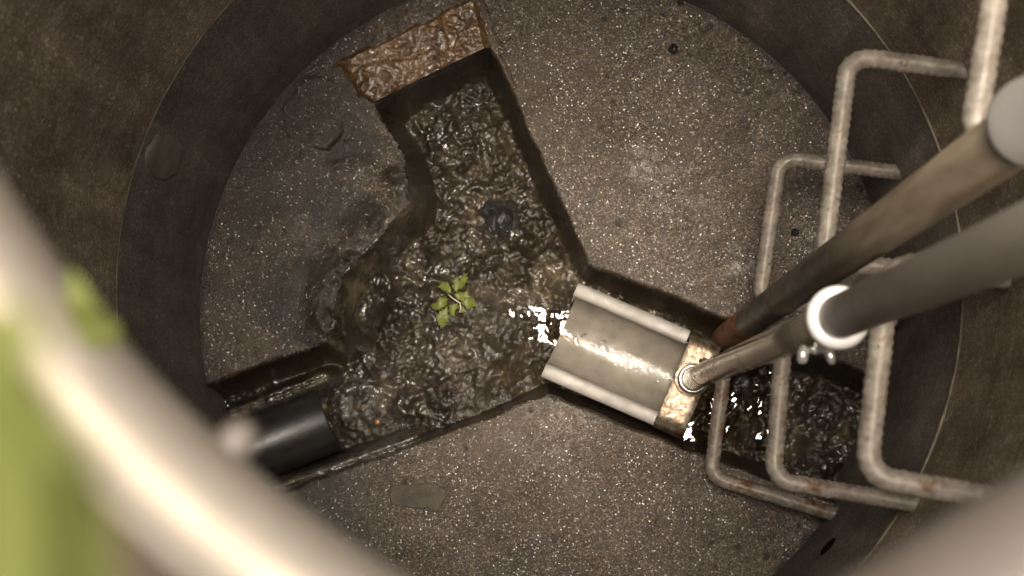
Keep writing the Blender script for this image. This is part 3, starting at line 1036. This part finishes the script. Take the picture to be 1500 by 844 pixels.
def iron(z, pa, pb, slope_a, slope_b, label, mat, rb=.0106, fr=.024):
    """pa, pb: pixels of the bar's two corners; legs run along leg_slope (dy/dx in pixels) into the wall"""
    A = Vector(P(*pa, z)); B = Vector(P(*pb, z))
    ends = []
    for c, pc, sl in ((A, pa, slope_a), (B, pb, slope_b)):
        q = (Vector(P(pc[0] + 100, pc[1] + 100 * sl, z)) - c).normalized()
        bb = c.x * q.x + c.y * q.y; cc = c.x ** 2 + c.y ** 2 - (RS + .03) ** 2
        ends.append(c + q * (-bb + math.sqrt(bb * bb - cc)))
    path = fillet([ends[0], A, B, ends[1]], fr)
    path2 = []
    s = [0]
    for i in range(1, len(path)): s.append(s[-1] + (path[i] - path[i - 1]).length)
    def rf(i, a):
        ph = (s[i] / .0085 + (a / PI if math.sin(a) > 0 else -a / PI) * .9) % 1.0
        rib = max(0, 1 - abs(ph - .5) / .26)
        rib = rib ** .5 * abs(math.sin(a)) ** .5
        lon = math.exp(-(math.sin(a) / .2) ** 2)
        return .92 + .13 * max(rib, lon * .8) + .02 * math.sin(s[i] * 160 + a)
    v, f = tube(path, rb, 22, rfun=rf)
    o = obj('step_iron', v, f, mat, origin=(A + B) / 2)
    return props(o, label, 'step iron', 'step irons in the right shaft wall')


iron(.235, (1142, 231), (1111, 447), .125, .0, 'slim pale rebar step iron, lower one of the upper column', M_rebar)
iron(.055, (1064, 519), (1041, 699), -.2, .30, 'rust streaked lowest step iron nearest the channel floor', M_rebar_r)
iron(.54, (1150, 478), (1132, 703), -.22, .17, 'pale step iron with a dark rust band, between the lowest and the thickest bottom one', mat_rebar('banded_rebar', .55))
iron(.70, (1243, 82), (1206, 383), .125, .1, 'rebar step iron whose corner curves below the top right edge', M_rebar)
iron(1.08, (1302, 394), (1268, 698), -.13, .165, 'thick blurred step iron running into the bottom right corner', M_rebar)
iron(1.28, (1478, -130), (1422, 215), .125, .125, 'thick blurred step iron cut off by the top edge', M_rebar)

# ------------------------------------------------------------------ small things lying about
def rock(name, px, py, r, mat, label, cat, sink=.4, seed=0, flat=.75):
    p = Vector(onfloor(px, py)); p.z += r * flat * (1 - sink) 
    v = []; f = []
    nu_, nv2 = 28, 16
    for i in range(nv2 + 1):
        th_ = PI * i / nv2
        for k in range(nu_):
            a = 2 * PI * k / nu_
            d = Vector((math.sin(th_) * math.cos(a), math.sin(th_) * math.sin(a), math.cos(th_)))
            n = 1 + .30 * mnoise.noise(d * 1.1 + Vector((seed * 7.3, 0, 0))) + .16 * mnoise.noise(d * 2.6 + Vector((seed * 3.1, 5, 0))) + .07 * mnoise.noise(d * 6 + Vector((0, seed, 9)))
            v.append(p + Vector((d.x * r * n, d.y * r * n, d.z * r * flat * n)))
    for i in range(nv2):
        for k in range(nu_):
            f.append([i * nu_ + k, i * nu_ + (k + 1) % nu_, (i + 1) * nu_ + (k + 1) % nu_, (i + 1) * nu_ + k])
    return props(obj(name, v, f, mat, origin=p), label, cat)


rock('stone', 732, 322, .030, M_stone, 'glossy black stone half sunk in the sludge of the upper channel', 'stone', .75, 1)
rock('pebble', 553, 618, .0042, M_orange, 'small orange pebble in the sludge beside the black pipe', 'pebble', .4, 2)
rock('stone', 1086, 565, .016, M_stone, 'small round black stone in the water behind the gutter strap', 'stone', -.9, 3)
rock('pebble', 986, 73, .0075, M_dkstone, 'black pebble on the floor near the top edge', 'pebble', .4, 4)
rock('pebble', 1164, 341, .0055, M_dkstone, 'black pebble beside the slim upper step iron', 'pebble', .4, 5)


def flat_piece(name, pxs, thick, mat, label, cat, bulge=.0):
    base = [Vector(onfloor(*p)) for p in pxs]
    zb = max(p.z for p in base)
    n = len(pxs); c = sum(base, Vector()) / n
    v = [Vector((p.x, p.y, zb - .001)) for p in base] + [Vector((p.x, p.y, zb + thick * .7)) for p in base] + [c + (Vector((p.x, p.y, 0)) - Vector((c.x, c.y, 0))) * .95 + Vector((0, 0, zb + thick - c.z)) for p in base]
    f = [list(range(n))[::-1]]
    for l_ in (0, 1):
        for i in range(n): f.append([l_ * n + i, l_ * n + (i + 1) % n, (l_ + 1) * n + (i + 1) % n, (l_ + 1) * n + i])
    f.append([2 * n + i for i in range(n)])
    o = obj(name, v, f, mat, origin=c, smooth=False)
    return props(o, label, cat)


flat_piece('slate_fragment', [(571, 712), (590, 709), (612, 710), (637, 706), (644, 712), (652, 716), (657, 726), (650, 735), (646, 744), (638, 750), (628, 744), (610, 745), (592, 742), (573, 740), (570, 726)][::-1],
           .0035, M_slate, 'flat brown slate fragment on the floor below the channel', 'fragment')
flat_piece('dead_leaf', [(862, 296), (866, 282), (872, 268), (877, 260), (880, 262), (878, 274), (873, 286), (867, 297)][::-1], .0025, M_twig, 'narrow dark dead leaf on the floor right of the channel', 'dead leaf')

# ------------------------------------------------------------------ green leaf on the sludge
lf_z = onfloor(665, 440)[2] + .012
def L(zx, zy, dz=0.0):
    return Vector(P(600 + zx / 7.036, 380 + zy / 7.036, lf_z + dz))
gl_ = empty('green_leaf', L(400, 380), 'small green lobed parsley like leaf lying on the wet sludge', 'leaf')
LL = [
    ((440, 350), [(455, 335), (448, 280), (452, 225), (470, 190), (492, 172), (503, 210), (516, 232), (525, 185), (550, 165), (590, 148), (594, 195), (582, 235), (565, 268), (535, 298), (490, 328)]),
    ((425, 350), [(425, 352), (385, 345), (350, 325), (330, 305), (296, 285), (322, 262), (322, 228), (355, 240), (385, 238), (405, 252), (415, 285), (432, 320)]),
    ((445, 362), [(450, 362), (480, 345), (520, 335), (560, 345), (585, 322), (600, 352), (625, 385), (598, 402), (565, 408), (540, 440), (500, 415), (470, 388)]),
    ((530, 452), [(528, 450), (545, 420), (575, 398), (615, 408), (655, 396), (672, 425), (682, 455), (692, 490), (665, 482), (640, 496), (612, 524), (588, 508), (555, 480)]),
    ((525, 480), [(526, 470), (545, 500), (578, 535), (548, 548), (508, 556), (515, 530), (522, 505)]),
    ((392, 452), [(395, 458), (360, 490), (330, 508), (300, 522), (265, 526), (238, 505), (212, 478), (245, 452), (280, 448), (288, 418), (308, 388), (340, 395), (365, 385), (388, 410)]),
    ((392, 470), [(396, 474), (392, 530), (402, 590), (398, 640), (372, 668), (352, 680), (345, 704), (318, 700), (302, 670), (285, 632), (272, 605), (288, 575), (310, 545), (340, 520), (370, 492)]),
    ((405, 468), [(402, 470), (425, 462), (455, 468), (490, 455), (512, 478), (506, 502), (478, 518), (465, 545), (472, 590), (442, 585), (418, 572), (405, 530)]),
]
for ci, (b, ol) in enumerate(LL):
    cc0 = (sum(p[0] for p in ol) / len(ol), sum(p[1] for p in ol) / len(ol))
    ol2 = []
    for i, p in enumerate(ol):
        q = ol[(i + 1) % len(ol)]
        g_ = 1.0 if math.hypot(p[0] - b[0], p[1] - b[1]) < 40 else 1.2
        ol2.append((cc0[0] + (p[0] - cc0[0]) * g_, cc0[1] + (p[1] - cc0[1]) * g_))
        m_ = ((p[0] + q[0]) / 2, (p[1] + q[1]) / 2)
        h_ = .86 if i % 2 else .97
        ol2.append((cc0[0] + (m_[0] - cc0[0]) * h_, cc0[1] + (m_[1] - cc0[1]) * h_))
    ol = ol2
    c = Vector((sum(p[0] for p in ol) / len(ol), sum(p[1] for p in ol) / len(ol)))
    v = []; f = []
    n = len(ol)
    rings = (1.0, .66, .33)
    for th_ in (0, 1):
        for s_ in rings:
            for (x, y) in ol:
                xx, yy = c.x + (x - c.x) * s_, c.y + (y - c.y) * s_
                dd = math.hypot(xx - 420, yy - 400) / 300
                dz = -.007 * dd * dd + .0025 * math.sin(xx * .03 + ci) + .0016 * (1 - s_) - .0004 * th_ + ci * .0003
                v.append(L(xx, yy, dz))
        dd = math.hypot(c.x - 420, c.y - 400) / 300
        v.append(L(c.x, c.y, -.007 * dd * dd + .0025 * math.sin(c.x * .03 + ci) + .0014 - .0004 * th_ + ci * .0003))
    m = 3 * n + 1
    for th_ in (0, 1):
        o_ = th_ * m
        for r_ in (0, 1):
            for i in range(n):
                q_ = [o_ + r_ * n + i, o_ + r_ * n + (i + 1) % n, o_ + (r_ + 1) * n + (i + 1) % n, o_ + (r_ + 1) * n + i]
                f.append(q_ if th_ else q_[::-1])
        for i in range(n):
            q_ = [o_ + 2 * n + i, o_ + 2 * n + (i + 1) % n, o_ + 3 * n]
            f.append(q_ if th_ else q_[::-1])
    for i in range(n): f.append([i, (i + 1) % n, m + (i + 1) % n, m + i])
    obj('leaflet', v, f, M_leaf, gl_)
obj('stalk', *tube([L(395, 362, .003), L(450, 405, .005), L(520, 450, .0045), L(527, 490, .003), L(515, 548, .002)], [.0008, .0009, .0009, .0008, .0006], 8), M_stem, gl_)

# ------------------------------------------------------------------ light
W_ = bpy.data.worlds.new('World'); S.world = W_
W_.use_nodes = True
nt = W_.node_tree
bg = nt.nodes['Background']
sky = nt.nodes.new('ShaderNodeTexSky'); sky.sky_type = 'NISHITA'; sky.sun_disc = False
EL, AZ = 86.5, math.radians(35)          # azimuth measured from +X towards +Y
sky.sun_elevation = math.radians(EL); sky.sun_rotation = PI / 2 - AZ
hs = nt.nodes.new('ShaderNodeHueSaturation'); hs.inputs['Saturation'].default_value = .3   # thin overcast
nt.links.new(sky.outputs[0], hs.inputs['Color']); nt.links.new(hs.outputs[0], bg.inputs[0])
bg.inputs[1].default_value = .10
sky.dust_density = 6; sky.ozone_density = .3; sky.air_density = .8
sun = bpy.data.lights.new('sun', 'SUN'); so = bpy.data.objects.new('sun', sun); COL.objects.link(so)
sun.energy = 1.5; sun.angle = math.radians(20); sun.color = (1.0, .87, .70)
dirn = Vector((math.cos(math.radians(EL)) * math.cos(AZ), math.cos(math.radians(EL)) * math.sin(AZ), math.sin(math.radians(EL))))
so.rotation_euler = dirn.to_track_quat('Z', 'Y').to_euler()
so.location = (0, 0, 6)

S.view_settings.view_transform = 'Standard'
S.view_settings.look = 'None'
S.view_settings.gamma = 1
S.view_settings.use_curve_mapping = False
S.view_settings.exposure = 2.45
S.render.engine = 'CYCLES'
S.cycles.use_denoising = True
S.cycles.max_bounces = 6
S.cycles.transparent_max_bounces = 8
